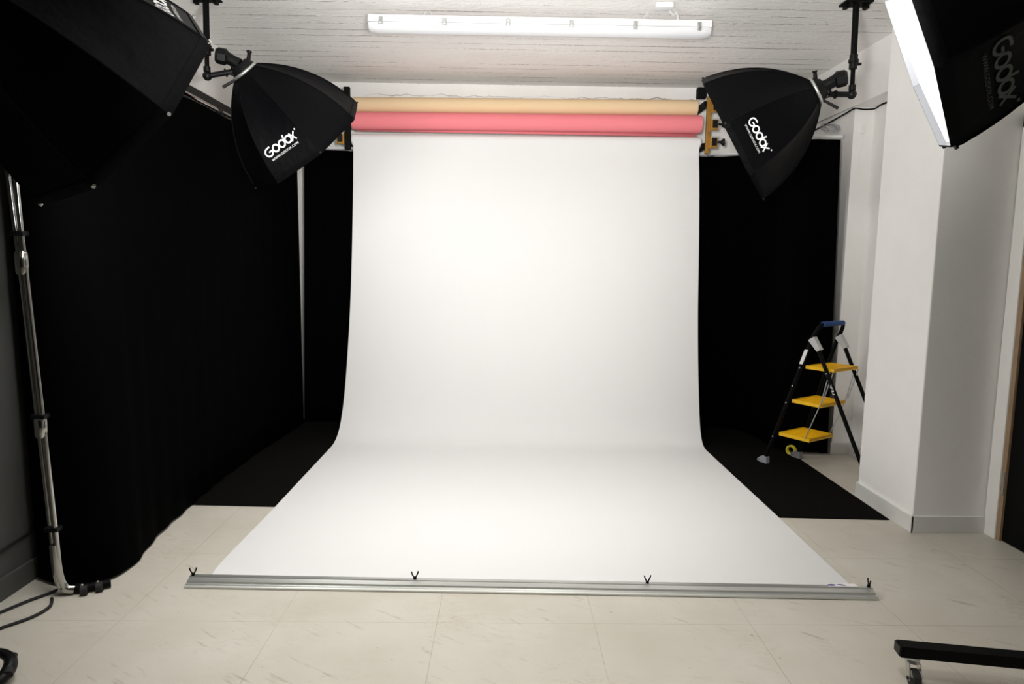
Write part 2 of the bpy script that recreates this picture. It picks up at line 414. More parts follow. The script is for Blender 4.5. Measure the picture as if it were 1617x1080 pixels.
# sheet: (fraction from roll-front depth to the floor-contact, height)
Lp = [(5.545, 2.318), (5.548, 2.20), (5.535, 1.95), (5.50, 1.42), (5.45, .98), (5.385, .64), (5.30, .345), (5.20, .155), (5.09, .06), (4.95, .016), (4.75, .010), (4.2, .010), (3.6, .010), (3.0, .007), (2.86, .003), (2.785, .0015)]
Rp = [(5.462, 2.318), (5.460, 2.20), (5.40, 1.95), (5.325, 1.454), (5.275, 1.016), (5.215, .677), (5.145, .385), (5.085, .185), (5.02, .07), (4.93, .016), (4.73, .010), (4.2, .010), (3.6, .010), (3.0, .007), (2.83, .003), (2.728, .0015)]
Lx = [-1.200, -1.200, -1.203, -1.212, -1.222, -1.232, -1.240, -1.245, -1.246, -1.247, -1.248, -1.249, -1.250, -1.262, -1.258, -1.255]
Rx = [1.516, 1.516, 1.513, 1.511, 1.510, 1.509, 1.508, 1.507, 1.506, 1.506, 1.507, 1.508, 1.510, 1.512, 1.516, 1.500]
Lc = catmull([(x, y, z) for x, (y, z) in zip(Lx, Lp)], 6); Rc = catmull([(x, y, z) for x, (y, z) in zip(Rx, Rp)], 6)
rows = []
for a, c in zip(Lc, Rc):
    a = Vector((a.x, a.y, max(a.z, .0012))); c = Vector((c.x, c.y, max(c.z, .0012)))
    rows.append([tuple(a.lerp(c, k / 24)) for k in range(25)])
sb = MB(); sb.grid(rows)
sh = sb.build('paper_sheet', 'paper', t)
sd = sh.modifiers.new('thick', 'SOLIDIFY'); sd.thickness = .0006
es = sh.modifiers.new('edge', 'EDGE_SPLIT'); es.split_angle = math.radians(50)
t = thing('paper_roll', 'rolled beige paper, topmost of the three horizontal rolls', 'paper roll', (.15, 5.5, 2.55), 'background paper rolls')
roll((LX, LYr + .07, 2.589), (RX - .015, RYr + .07, 2.589), .061, 'roll_body', 'beige', t, .008)
t = thing('paper_roll', 'rolled coral pink paper between the beige roll and the white backdrop', 'paper roll', (.15, 5.5, 2.41), 'background paper rolls')
roll((LX - .005, LYr + .030, 2.461), (RX + .012, RYr + .030, 2.457), .068, 'roll_body', 'pink', t, .008)
fl = MB(); fl.grid([[(LX + .01, LYr + .075, 2.42), (RX - .01, RYr + .075, 2.42)], [(LX + .01, LYr + .068, 2.388), (RX - .01, RYr + .062, 2.367)]])
fe = fl.build('loose_paper_end', 'pink', t)
fe.modifiers.new('thick', 'SOLIDIFY').thickness = .0006
# brackets
def bracket(x, y, side, label):
    t = thing('roll_bracket', label, 'bracket', (x, y + .2, 2.25), 'brackets holding the paper rolls')
    if side < 0:
        MB().box((x - .022, y - .01, 2.235), (x + .022, y + .03, 2.715), bevel=.003).build('back_plate', 'black', t, smooth=False)
    else:
        MB().box((x - .004, y - .0, 2.235), (x + .030, y + .03, 2.67), bevel=.003).build('back_plate', 'gold', t, smooth=False)
        MB().box((x - .085, y - .01, 2.655), (x - .015, y + .05, 2.735), bevel=.004).build('top_block', 'black', t, smooth=False)
    for z in (2.62, 2.30):
        MB().box((x - .022, y + .028, z - .02), (x + .022, YB + .002, z + .02), bevel=.003).build('wall_arm', 'black', t, smooth=False)
    for z in (2.586, 2.453, 2.318):
        h = MB()
        h.box((x + side * .024 - .004, y - .04, z - .045), (x + side * .024 + .004, y + .06, z + .045), bevel=.002)
        h.box((x + side * .024, y - .045, z - .048), (x + side * .075, y - .037, z + .040), bevel=.002)
        hk = h.build('hook', 'gold', t, smooth=False)
        MB().box((x + side * .030, y - .055, z - .03), (x + side * .068, y - .045, z + .028), bevel=.003).build('chain_wheel', 'plastic', hk, smooth=False)
        kb = MB()
        kb.tube([(x + side * .075, y - .03, z), (x + side * .11, y - .03, z)], .009, 10)
        kb.tube([(x + side * .105, y - .03, z), (x + side * .118, y - .03, z), (x + side * .130, y - .03, z)], .02, 14, radii=[.012, .026, .028])
        kb.build('knob', 'plastic', t)
        MB().box((x + side * .02, y - .047, z + .030), (x + side * .088, y - .04, z + .042), bevel=.002).build('retaining_pin', 'alu', t, smooth=False)
bracket(-1.247, 5.56, -1, 'black three-hook roll bracket at the left end of the paper rolls')
bracket(1.575, 5.48, 1, 'black and brass three-hook roll bracket at the right end of the paper rolls')

# ------------------------------------------------------------------ clamp bar
def lp(a, c, f): return Vector(a).lerp(Vector(c), f)
A, Bb = Vector((-1.318, 2.766, 0)), Vector((1.566, 2.703, 0))
dx = (Bb - A).normalized(); dy = Vector((-dx.y, dx.x, 0))
t = thing('clamp_bar', 'long aluminium clamp bar on the floor pinning the front edge of the white paper', 'bar', A.lerp(Bb, .5))
sec = [(-.042, .003), (-.042, .010), (-.036, .013), (-.020, .014), (-.018, .022), (.004, .028), (.006, .032), (.026, .032), (.028, .028), (.028, .003)]
MB().prism([A + dy * y + Vector((0, 0, z)) for y, z in sec], Bb - A).build('bar_extrusion', 'alu', t, smooth=False)
for px in (-1.305, -.362, .621, 1.552):
    f = (px - A.x) / (Bb.x - A.x); c = A.lerp(Bb, f) + dy * .014 + Vector((0, 0, .033))
    w = MB().cyl(c, c + Vector((0, 0, .008)), .007, 12)
    ang = 0.2 if px < 1.5 else 1.45
    e = Vector((math.cos(ang), math.sin(ang), 0))
    for s in (-1, 1):
        w.tube([c + Vector((0, 0, .004)), c + e * s * .006 + Vector((0, 0, .012)), c + e * s * .012 + Vector((0, 0, .024)), c + e * s * .014 + Vector((0, 0, .033))], .003, 8)
    w.build('wing_nut', 'black', t)

lb = MB().box((1.385, 2.715, .0335), (1.505, 2.742, .0342)).build('paper_label', 'sticker', t, smooth=False)
mk = MB()
mk.prism([(1.40 + .016 * math.cos(a) * 1.1, 2.728 + .007 * math.sin(a), .0346) for a in [2 * PI * k / 14 for k in range(14)]], (0, 0, .0006))
mk.prism([(1.422, 2.732, .0346), (1.440, 2.735, .0346), (1.456, 2.729, .0346), (1.456, 2.722, .0346), (1.438, 2.724, .0346)], (0, 0, .0006))
mk.build('label_print', 'ink', lb, smooth=False)


# ------------------------------------------------------------------ softboxes
def strokes_logo():
    S = []
    def arc(cx, cy, r, a0, a1, n=26): return [(cx + r * math.cos(math.radians(a0 + (a1 - a0) * k / n)), cy + r * math.sin(math.radians(a0 + (a1 - a0) * k / n))) for k in range(n + 1)]
    S.append(([(.86, .96), (.62, .97)] + arc(.50, .50, .44, 80, 345, 26) + [(.90, .50), (.52, .50)], .17))
    S.append((arc(1.44, .46, .37, 0, 360, 30), .18))
    S.append((arc(2.32, .46, .37, 0, 360, 30), .18))
    S.append(([(2.62, .22), (2.74, .70), (2.86, 1.20)], .17))
    S.append((arc(3.22, .46, .37, 0, 360, 30), .18))
    S.append(([(3.58, .92), (4.14, .0)], .16)); S.append(([(3.52, .02), (4.24, .88)], .16))
    S.append((arc(4.52, .98, .07, 0, 360, 12), .05))
    S.append((arc(4.52, .98, .02, 0, 360, 8), .03))
    return S
def ribbon(bm, line, w, fmap):
    n = len(line); P = [Vector(p) for p in line]; prev = None
    for i in range(n):
        a = P[max(0, i - 1)]; c = P[min(n - 1, i + 1)]
        if (P[0] - P[-1]).length < 1e-6 and i in (0, n - 1): a, c = P[-2], P[1]
        d = (c - a).normalized(); nn = Vector((-d.y, d.x)) * w / 2
        cur = (bm.verts.new(fmap(*(P[i] + nn))), bm.verts.new(fmap(*P[i])), bm.verts.new(fmap(*(P[i] - nn))))
        if prev:
            for q in (0, 1): bm.faces.new((prev[q], prev[q + 1], cur[q + 1], cur[q]))
        prev = cur
def text_mesh(body):
    cu = bpy.data.curves.new('text_outline', 'FONT'); cu.body = body; cu.size = 1.0; cu.resolution_u = 2
    ob = bpy.data.objects.new('text_outline', cu); COL.objects.link(ob)
    dg = bpy.context.evaluated_depsgraph_get(); dg.update()
    me = bpy.data.meshes.new_from_object(ob.evaluated_get(dg))
    bpy.data.objects.remove(ob); bpy.data.curves.remove(cu)
    return me
URL = text_mesh('WWW.GODOX.COM')

def softbox(label, C, ax, u, v, sg, logo, lt, unit, glowm, pole, plate, flash_dir=None, D=.47, Rr=.40, logo_mat='print'):
    C = Vector(C); ax = Vector(ax).normalized(); u = Vector(u); v = Vector(v)
    ring = C - ax * D; r0 = .072; sag = .062
    L = math.hypot(Rr - r0, D)
    rad = [math.cos(k * PI / 4) * u + sg * math.sin(k * PI / 4) * v for k in range(9)]
    def rib(k, tt):
        q = 4 * tt * (1 - tt) * sag
        rr = r0 + (Rr - r0) * tt + q * D / L
        aa = D * tt - q * (Rr - r0) / L
        return ring + rad[k] * rr + ax * aa
    def pan(k, s, tt):
        p = rib(k, tt).lerp(rib(k + 1, tt), s)
        mid = (rad[k] + rad[k + 1]).normalized()
        return p - mid * (.018 * math.sin(PI * s) * math.sin(PI * min(1, tt * 1.02)))
    root = thing('octagonal_softbox', label, 'softbox', ring, 'octagonal softboxes hung from the ceiling')
    sh = MB()
    rows = [[pan(k, s / 6, i / 14) for k in range(8) for s in range(6)] for i in range(15)]
    sh.grid(rows, close=True)
    shell = sh.build('fabric_shell', 'nylon', root)
    sm = MB()
    for k in range(8):
        sm.tube([rib(k, i / 14) + (rib(k, i / 14) - C).normalized() * .001 for i in range(15)], .0035, 6)
    sm.build('rib_seams', 'seam', shell)
    lip = MB()
    def oc(r_, a_): return [(ring + rad[k] * r_ + ax * a_).lerp(ring + rad[k + 1] * r_ + ax * a_, s / 3) for k in range(8) for s in range(3)]
    lip.grid([oc(Rr + .001, D - .012), oc(Rr + .004, D + .004), oc(Rr, D + .024), oc(Rr - .006, D + .024)], close=True)
    lip.build('rim_lip', 'nylon', root)
    li = MB(); li.grid([oc(Rr - .006, D + .024), oc(Rr - .005, D + .002)], close=True); li.build('lip_lining', 'silver', root)
    df = MB()
    rr_ = [df.bm.verts.new(ring + rad[k] * (Rr - .006) + ax * (D + .004)) for k in range(8)]
    r2_ = [df.bm.verts.new(ring + rad[k] * (Rr * .5) + ax * (D + .022)) for k in range(8)]
    cc = df.bm.verts.new(ring + ax * (D + .026))
    for k in range(8):
        df.bm.faces.new((rr_[k], rr_[(k + 1) % 8], r2_[(k + 1) % 8], r2_[k])); df.bm.faces.new((r2_[k], r2_[(k + 1) % 8], cc))
    df.build('diffuser', glowm, root, smooth=False)
    for k in range(8):
        q = rib(k, 1.0) + ax * .012
        MB().cyl(q - rad[k] * .002, q + rad[k] * .010, .006, 8).build('rib_tip', 'steel' if 'upper left' in label else 'plastic', root)
    # speed ring, flash head, bracket
    MB().torus(ring - ax * .004, ax, .077, .009, 36, 10).build('speed_ring', 'alu', root)
    MB().tube([ring - ax * .002, ring - ax * .02, ring - ax * .05], .07, 24, radii=[.072, .07, .05]).build('mount_collar', 'plastic', root)
    fd = Vector(flash_dir).normalized() if flash_dir else -ax
    h0 = ring - ax * .045
    bd = Vector((fd.x, fd.y, fd.z * .25)).normalized()
    h1 = h0 + fd * .075
    h = MB().tube([h0, h0 + fd * .03, h1, h1 + fd * .012], .035, 16, radii=[.036, .032, .034, .030])
    fh = h.build('flash_head', 'plastic', root)
    sd_ = bd.cross(Vector((0, 0, 1))).normalized(); up_ = sd_.cross(bd).normalized()
    h2 = h1 - bd * .012
    MB().tube([h2, h2 + bd * .014, h2 + bd * .055, h2 + bd * .068], .045, 8, radii=[.032, .047, .045, .034]).build('flash_body', 'plastic', root, smooth=False)
    MB().tube([h2 + bd * .067, h2 + bd * .070], .018, 4, radii=[.019, .019]).build('display', 'grey', fh, smooth=False)
    kn = ring - ax * .03 + (up_ - ax * up_.dot(ax)).normalized() * .058
    MB().tube([kn, kn + up_ * .035], .014, 12, radii=[.012, .010]).tube([kn + up_ * .035 - sd_ * .006, kn + up_ * .05], .014, 10, radii=[.008, .016]).build('lock_knob', 'plastic', root)
    pb = Vector(pole)
    low = h0 + fd * .03 - up_ * .055
    br = MB().tube([h0 + fd * .02, low], .017, 10).tube([low, low.lerp(pb, .45), pb], .015, 10).tube([low.lerp(pb, .25) - Vector((0, 0, .0)), low.lerp(pb, .30)], .024, 12)
    br.ball(pb, .026, 12)
    br.build('tilt_bracket', 'plastic', root)
    hl = low.lerp(pb, .2)
    MB().tube([hl, hl + Vector((-.2 * (pb - low).normalized().x * .3, 0, -.03)), hl + (pb - low).normalized() * .03 + Vector((0, 0, -.075))], .009, 10).build('tilt_handle', 'rubber', root)
    # logo on one panel (up = towards the ring)
    if logo is not None:
        k = logo
        e1 = (rib(k + 1, lt) - rib(k, lt)); wd = e1.length; e1.normalize()
        tow = (pan(k, .5, lt - .05) - pan(k, .5, lt)); step = tow.length / .05; tow.normalize()
        nrm = e1.cross(tow)
        outw = (rad[k] + rad[k + 1]).normalized()
        sgn = 1 if nrm.dot(outw) > 0 else -1
        n_out = nrm.normalized() * sgn
        def fm(x, y):
            du = (x - 2.3) * unit; dv = (y - .25) * unit
            tt = lt - dv / step
            w2 = (rib(k + 1, tt) - rib(k, tt)).length
            return pan(k, .5 + sgn * du / w2, tt) + n_out * .004
        lg = MB()
        for line, w in strokes_logo(): ribbon(lg.bm, line, w, fm)
        xs = [q.co.x for q in URL.vertices]; x0, x1 = min(xs), max(xs)
        vm = [lg.bm.verts.new(fm(.25 + (q.co.x - x0) / (x1 - x0) * 3.75, -.52 + q.co.y * .36)) for q in URL.vertices]
        for p in URL.polygons:
            try: lg.bm.faces.new([vm[i] for i in p.vertices])
            except ValueError: pass
        lg.build('logo_print', logo_mat, shell, smooth=False)
    # ceiling pole
    pl = Vector(plate)
    return root, pb, pl

def ceiling_pole(label, top, bottom):
    t = thing('ceiling_pole', label, 'pole', bottom, 'telescopic poles holding the softboxes')
    top = Vector(top); bottom = Vector(bottom)
    MB().box((top.x - .075, top.y - .05, top.z - .012), (top.x + .075, top.y + .05, top.z), bevel=.003).box((top.x - .065, top.y - .02, top.z - .035), (top.x - .045, top.y + .02, top.z - .01)).box((top.x + .045, top.y - .02, top.z - .035), (top.x + .065, top.y + .02, top.z - .01)).build('ceiling_plate', 'black', t, smooth=False)
    mid = top.lerp(bottom, .66)
    MB().tube([top - Vector((0, 0, .01)), mid], .017, 14).build('upper_tube', 'black', t)
    MB().tube([mid, bottom + Vector((0, 0, .02))], .012, 14).build('lower_tube', 'black', t)
    c = MB().cyl(mid + Vector((0, 0, .045)), mid - Vector((0, 0, .03)), .022).cyl(mid + Vector((0, 0, .02)), mid + Vector((0, 0, .005)), .027)
    c.cyl(mid - Vector((0, 0, .005)), mid + Vector((.04, -.01, -.005)), .008, 10)
    c.build('clamp_collar', 'plastic', t)
    MB().cyl(bottom + Vector((0, 0, .05)), bottom + Vector((0, 0, .022)), .019).build('end_socket', 'plastic', t)
    return t

def fr(q3, q4, q5):
    ax = Vector((math.cos(q4) * math.sin(q3), math.cos(q4) * math.cos(q3), math.sin(q4)))
    u = Vector((0, 0, 1)).cross(ax).normalized(); v = ax.cross(u)
    c, s = math.cos(q5), math.sin(q5)
    return ax, c * u + s * v, -s * u + c * v
SB = [  # label, centre, angles, handedness, logo panel, logo t, unit, glow, pole bottom, plate, flash dir, depth
    ('black octagonal softbox nearest on the left, filling the upper left corner', (-1.285, 2.345, 1.872), (.63305, -.58328, -3.70536), 1, 7, .84, .052, 'light_left', (-1.76, 1.90, 2.24), None, .50, 'print'),
    ('black octagonal softbox covering the left ends of the paper rolls', (-1.2168, 4.2826, 2.0719), (.86683, -.78811, -4.37147), 1, 2, .80, .050, 'light_b', (-1.677, 4.00, 2.385), (-.80, -.25, .42), .50, 'print'),
    ('black octagonal softbox in front of the right ends of the paper rolls', (1.3545, 4.1271, 2.1207), (-1.15899, -.48913, .80789), -1, 1, .83, .046, 'light', (1.933, 3.93, 2.325), None, .474, 'print'),
    ('black octagonal softbox nearest on the right, its white glowing front seen edge-on', (1.2114, 2.1107, 2.086), (-1.04598, -.35903, -.55996), -1, 0, .80, .052, 'light_near', (1.85, 1.77, 2.30), None, .47, 'print_dim'),
]
for label, C, q, sg, lg, lt, un, gm, pb, fdir, D, lm_ in SB:
    ax, u, v = fr(*q)
    softbox(label, C, ax, u, v, sg, lg, lt, un, gm, pb, (0, 0, 0), fdir, D, .40, lm_)
PL = [('black telescopic ceiling pole holding the nearest left softbox', (-1.76, 1.90, ZC), (-1.76, 1.90, 2.24)),
      ('black telescopic ceiling pole holding the softbox over the left roll ends', (-1.688, 4.045, ZC), (-1.677, 4.00, 2.385)),
      ('black telescopic ceiling pole in front of the right wall, holding the far right softbox', (1.93, 3.945, ZC), (1.933, 3.93, 2.325)),
      ('black telescopic ceiling pole holding the nearest right softbox', (1.85, 1.77, ZC), (1.85, 1.77, 2.30))]
for l, a, b_ in PL: ceiling_pole(l, a, b_)

# ------------------------------------------------------------------ ceiling lamp
t = thing('batten_lamp', 'long white batten lamp hung just under the ceiling above the paper rolls', 'lamp', (.195, 4.19, 2.70))
x0, x1 = -.80, 1.19
sec = [(4.128, 2.738), (4.132, 2.776), (4.15, 2.784), (4.225, 2.784), (4.243, 2.776), (4.247, 2.738)]
MB().prism([(x0, y, z) for y, z in sec], (x1 - x0, 0, 0)).build('lamp_body', 'white', t, smooth=False)
cv = MB(); rows = []
for i, x in enumerate((x0 + .03, x0 + .004, x0 + .0, x0 + .015, x0 + .05, x1 - .05, x1 - .015, x1, x1 - .004, x1 - .03)):
    k = (.0, .55, .85, .97, 1, 1, .97, .85, .55, .0)[i]
    rows.append([(x, 4.1875 - .056 * k * math.cos(a) if k else 4.1875, 2.737 - .048 * k * math.sin(a) ** .8) for a in [PI * j / 14 for j in range(15)]])
cv.grid(rows); cv.build('lamp_cover', 'lens', t)
for px in (606, 705, 804, 903, 1003, 1103):
    x = x0 + .075 + (px - 606) / 497 * (x1 - x0 - .15)
    MB().box((x - .012, 4.120, 2.716), (x + .012, 4.130, 2.762), bevel=.003).box((x - .008, 4.114, 2.728), (x + .008, 4.122, 2.744), bevel=.002).build('steel_clip', 'steel', t, smooth=False)
for x in (-.46, .82):
    MB().tube([(x - .03, 4.18, 2.782), (x, 4.15, ZC), (x + .03, 4.18, 2.782)], .002, 6).build('hanging_wire', 'white', t)
MB().box((.83, 3.98, 2.79), (.93, 4.05, ZC), bevel=.008).build('junction_box', 'white', t)
MB().tube(catmull([(.91, 4.03, 2.80), (.95, 4.08, 2.785), (.975, 4.10, 2.80), (.995, 4.15, 2.78)], 8), .008, 8).build('lamp_cable', 'white', t)

# ------------------------------------------------------------------ step ladder
O = Vector((1.83, 4.62, 0)); dd = Vector((.55, -.835, 0)).normalized(); nn = Vector((.835, .55, 0)).normalized(); W = .305
def Lp_(a, z, w): return O + dd * a + nn * w + Vector((0, 0, z))
t = thing('step_ladder', 'folding three-step ladder with yellow treads and blue grip by the white pillar', 'ladder', Lp_(.38, 0, W / 2))
fr_ = lambda z: .338 * z
rear = lambda z: .767 - .494 * z
for w in (0, W):
    sp = .055 if w else 0
    MB().tube([Lp_(fr_(.012) + sp, .012, w), Lp_(fr_(.70) + sp * .12, .70, w), Lp_(fr_(.9), .9, w)], .0125, 12).build('front_leg', 'black', t)
    MB().tube([Lp_(rear(.012), .012, w), Lp_(rear(.88), .88, w)], .0125, 12).build('rear_leg', 'black', t)
    # brackets
    s = 1 if w else -1
    a0, z0 = .312, .905; a1, z1 = .362, .832
    dirv = (dd * (a1 - a0) + Vector((0, 0, z1 - z0))).normalized(); per = (dd * (z0 - z1) + Vector((0, 0, a1 - a0))).normalized()
    c0 = Lp_(a0 - .004, z0, w - .018); c1 = Lp_(a1 + .004, z1, w - .018)
    MB().prism([c0 - per * .022, c0 + per * .022, c1 + per * .014, c1 - per * .014], nn * .036).build('hinge_bracket', 'lgrey', t, smooth=False)
hp = catmull([Lp_(.306, .90, 0), Lp_(.325, .945, .002), Lp_(.343, .985, .02), Lp_(.350, .997, .055), Lp_(.352, .999, W / 2), Lp_(.350, .997, W - .055), Lp_(.343, .985, W - .02), Lp_(.325, .945, W - .002), Lp_(.306, .90, W)], 6)
MB().tube(hp, .0125, 12).build('handle_hoop', 'black', t)
MB().tube([Lp_(.351, .998, .035), Lp_(.352, .999, W / 2), Lp_(.351, .998, W - .035)], .0165, 14).build('hand_grip', 'blue', t)
for z, a0, a1 in ((.232, .098, .325), (.475, .180, .392), (.716, .265, .462)):
    st = MB()
    def slab(a_, b_, z0, z1, w0, w1): 
        st.prism([Lp_(a_, z0, w0), Lp_(b_, z0, w0), Lp_(b_, z0, w1), Lp_(a_, z0, w1)], (0, 0, z1 - z0))
    slab(a0, a1, z - .004, z + .004, .018, W - .018)
    slab(a0, a1, z - .016, z + .006, .013, .022); slab(a0, a1, z - .016, z + .006, W - .022, W - .013)
    slab(a0, a0 + .01, z - .015, z + .006, .022, W - .022); slab(a1 - .012, a1, z - .015, z + .006, .022, W - .022)
    for k in range(9):
        w_ = .035 + k * (W - .07) / 8
        slab(a0 + .02, a1 - .02, z + .004, z + .0065, w_ - .006, w_ + .006)
    st.build('tread', 'yellow', t, smooth=False)
for w in (.006, W - .006):
    MB().tube([Lp_(.437, .70, w), Lp_(.392, .49, w), Lp_(.298, .238, w)], .0035, 8).build('brace_rod', 'steel', t)
    MB().tube([Lp_(.460, .70, w), Lp_(.404, .50, w)], .0035, 8).build('brace_rod', 'steel', t)
for z in (.205, .456, .575, .703):
    for w in (-.012, W + .012):
        MB().ball(Lp_(fr_(z), z, w), .0055).build('rivet', 'alu', t)
MB().ball(Lp_(rear(.69), .69, -.013), .0055).build('rivet', 'alu', t)
for w in (0, W):
    sp = .055 if w else 0
    f = MB()
    f.prism([Lp_(sp - .045, .012, w - .014), Lp_(sp - .04, .028, w - .014), Lp_(sp - .005, .052, w - .018), Lp_(sp + .032, .05, w - .018), Lp_(sp + .036, .001, w - .018), Lp_(sp, .001, w - .018)], nn * .036)
    fo = f.build('front_foot', 'grey', t, smooth=False)
    MB().cyl(Lp_(sp - .030, .021, w - .0165), Lp_(sp - .030, .021, w + .024), .005, 12).build('foot_pin', 'black', fo)
    MB().prism([Lp_(rear(0) - .024, .0, w - .018), Lp_(rear(0) + .024, .0, w - .018), Lp_(rear(.05) + .019, .05, w - .018), Lp_(rear(.05) - .019, .05, w - .018)], nn * .036).build('rear_foot', 'grey', t, smooth=False)
st_ = MB(); st_.prism([Lp_(fr_(.73) - .012, .73, -.0135), Lp_(fr_(.73) + .012, .73, -.0135), Lp_(fr_(.83) + .012, .83, -.0135), Lp_(fr_(.83) - .012, .83, -.0135)], nn * -.001)
st_.build('warning_sticker', 'sticker', t, smooth=False)
me = text_mesh('FEA')
xs = [q.co.x for q in me.vertices]; xx0, xx1 = min(xs), max(xs)
tv = MB(); ld = (dd * (rear(.63) - rear(.56)) + Vector((0, 0, .07))).normalized()
pr = ld.cross(nn).normalized()
o0 = Lp_(rear(.565), .565, -.0140)
sgn = 1 if pr.dot(dd) < 0 else -1
vm = [tv.bm.verts.new(o0 + ld * ((q.co.x - xx0) / (xx1 - xx0) * .066) + pr * sgn * ((q.co.y - .36) * .022)) for q in me.vertices]
for p in me.polygons: tv.bm.faces.new([vm[i] for i in p.vertices])
tv.build('maker_lettering', 'print', t, smooth=False)
# yellow ring by the far foot
c = Lp_(-.012, .037, W + .032)
MBx = MB()
rng_ = nn
prof_ = [(.037, -.012), (.037, .012), (.027, .012), (.027, -.012)]
rows = []
uu = dd; vv = Vector((0, 0, 1))
for k in range(41):
    a = 2 * PI * k / 40
    rows.append([c + (uu * math.cos(a) + vv * math.sin(a)) * r_ + rng_ * h_ for r_, h_ in prof_ + prof_[:1]])
MBx.grid(rows)
tg = MBx.build('tape_roll', 'tape', smooth=False, loc=(c.x, c.y, 0))
tag(tg, 'small yellow ring standing upright on the floor behind the ladder foot', 'tape roll')

# ------------------------------------------------------------------ chrome rack on the left
t = thing('chrome_rack', 'leaning pair of chrome rack tubes curving into a foot beside the left curtain', 'rack', (-1.78, 2.66, 0))
def px_line(z): return -1.790 - (z - .1) * .0447
Y0 = 2.655
top = 1.80
for dxo, dyo, zt, r_ in ((-.011, .004, top, .0095), (.012, -.004, top - .03, .0105)):
    MB().tube([(px_line(.16) + dxo, Y0 + dyo, .16), (px_line(1.40) + dxo, Y0 + dyo, 1.40), (px_line(zt) + dxo * 1.6 - .002, Y0 + dyo, zt)], r_, 14).build('rack_tube', 'chrome', t)
for z in (1.455, .745, .285):
    x = px_line(z)
    MB().box((x - .028, Y0 - .020, z - .010), (x + .029, Y0 + .020, z + .010), bevel=.005).build('clip', 'plastic', t)
for z, h in ((1.345, .045), (.70, .04)):
    x = px_line(z)
    cs = MB(); 
    cs.tube([(x - .0, Y0, z - h), (x, Y0, z - h + .008), (x, Y0, z + h - .008), (x, Y0, z + h)], .02, 16, radii=[.019, .0235, .0235, .019]); cs.build('coupling', 'chrome', t)
el = catmull([(px_line(.22), Y0, .22), (px_line(.12), Y0, .12), (px_line(.06) + .006, Y0 + .002, .06), (-1.768, Y0 + .008, .03), (-1.742, Y0 + .02, .021)], 8)
MB().tube(el, .02, 16).build('foot_elbow', 'chrome', t)
MB().tube([(-1.748, Y0 + .018, .021), (-1.70, Y0 + .032, .02), (-1.625, Y0 + .075, .022)], .017, 12).build('foot_rail', 'black', t)
for x, y in ((-1.695, 2.690), (-1.650, 2.720)):
    cw = MB().tube([(x - .012, y - .03, .022), (x + .010, y - .022, .022)], .0205, 20)
    c_ = cw.build('caster', 'rubber', t)
    MB().ball((x - .006, y - .03, .044), .007).build('axle_bolt', 'chrome', c_)

# floor cables at lower left
def cable(pts, label, r=.006):
    c = MB().tube([(p.x, p.y, p.z) for p in catmull(pts, 10)], r, 8).build('power_cable', 'rubber', loc=pts[0])
    tag(c, label, 'cable', 'cables on the floor by the rack')
cable([(-2.10 + .115, 2.40, .008), (-1.93, 2.50, .007), (-1.88, 2.60, .007), (-1.84, 2.66, .007), (-1.825, 2.695, .007)], 'black cable on the floor closer to the left wall, ending at the chrome rack foot')
cable([(-1.92, 2.30, .007), (-1.84, 2.40, .007), (-1.78, 2.48, .007), (-1.765, 2.55, .007), (-1.785, 2.60, .007), (-1.80, 2.622, .007)], 'black cable on the floor looping towards the camera from the chrome rack foot')
wc = MB().tube([(p.x, p.y, p.z) for p in catmull([(-1.994, 1.8, .16), (-1.994, 2.3, .15), (-1.994, 2.62, .20), (-1.994, 3.0, .22)], 8)], .005, 8).build('wall_cable', 'rubber', loc=(-1.99, 2.3, .15))
tag(wc, 'thin dark cable running along the left wall above the baseboard', 'cable')

# black folding stand foot, lower left corner
t = thing('stand_foot', 'black looped stand foot cut off by the lower left corner', 'stand', (-1.62, 2.13, 0))
lo = catmull([(-1.80, 2.10, .058), (-1.72, 2.125, .070), (-1.655, 2.135, .072), (-1.612, 2.125, .062), (-1.590, 2.10, .05), (-1.585, 2.065, .035), (-1.60, 2.03, .024), (-1.66, 2.00, .022), (-1.74, 1.93, .022), (-1.85, 1.84, .022)], 8)
MB().tube(lo, .013, 12, radii=[.011 + .010 * max(0, math.sin(PI * i / (len(lo) - 1))) ** 3 for i in range(len(lo))]).build('foot_loop', 'plastic', t)
MB().tube([(-1.606, 2.135, .062), (-1.572, 2.06, .04)], .016, 10, radii=[.014, .017]).build('end_cap', 'rubber', t)
MB().cyl((-1.80, 2.10, .058), (-1.80, 2.10, .0), .016).build('rear_pad', 'rubber', t)

# rolling stand base, lower right corner
t = thing('rolling_stand', 'black square-tube stand base on a steel caster in the lower right corner', 'stand', (1.6, 2.06, 0))
P0 = Vector((1.322, 2.103, 0)); P1 = Vector((2.30, 1.935, 0)); e = (P1 - P0).normalized(); g = Vector((-e.y, e.x, 0))
bz0, bz1 = .098, .136
MB().prism([P0 + g * -.012 + Vector((0, 0, bz0)), P0 + g * .034 + Vector((0, 0, bz0)), P0 + g * .034 + Vector((0, 0, bz1)), P0 + g * -.012 + Vector((0, 0, bz1))], P1 - P0).build('base_beam', 'black', t, smooth=False)
MB().prism([P0 - e * .006 + g * -.011 + Vector((0, 0, bz0 + .004)), P0 - e * .006 + g * .033 + Vector((0, 0, bz0 + .004)), P0 - e * .006 + g * .033 + Vector((0, 0, bz1 - .003)), P0 - e * .006 + g * -.011 + Vector((0, 0, bz1 - .003))], e * .006).build('end_cap', 'plastic', t, smooth=False)
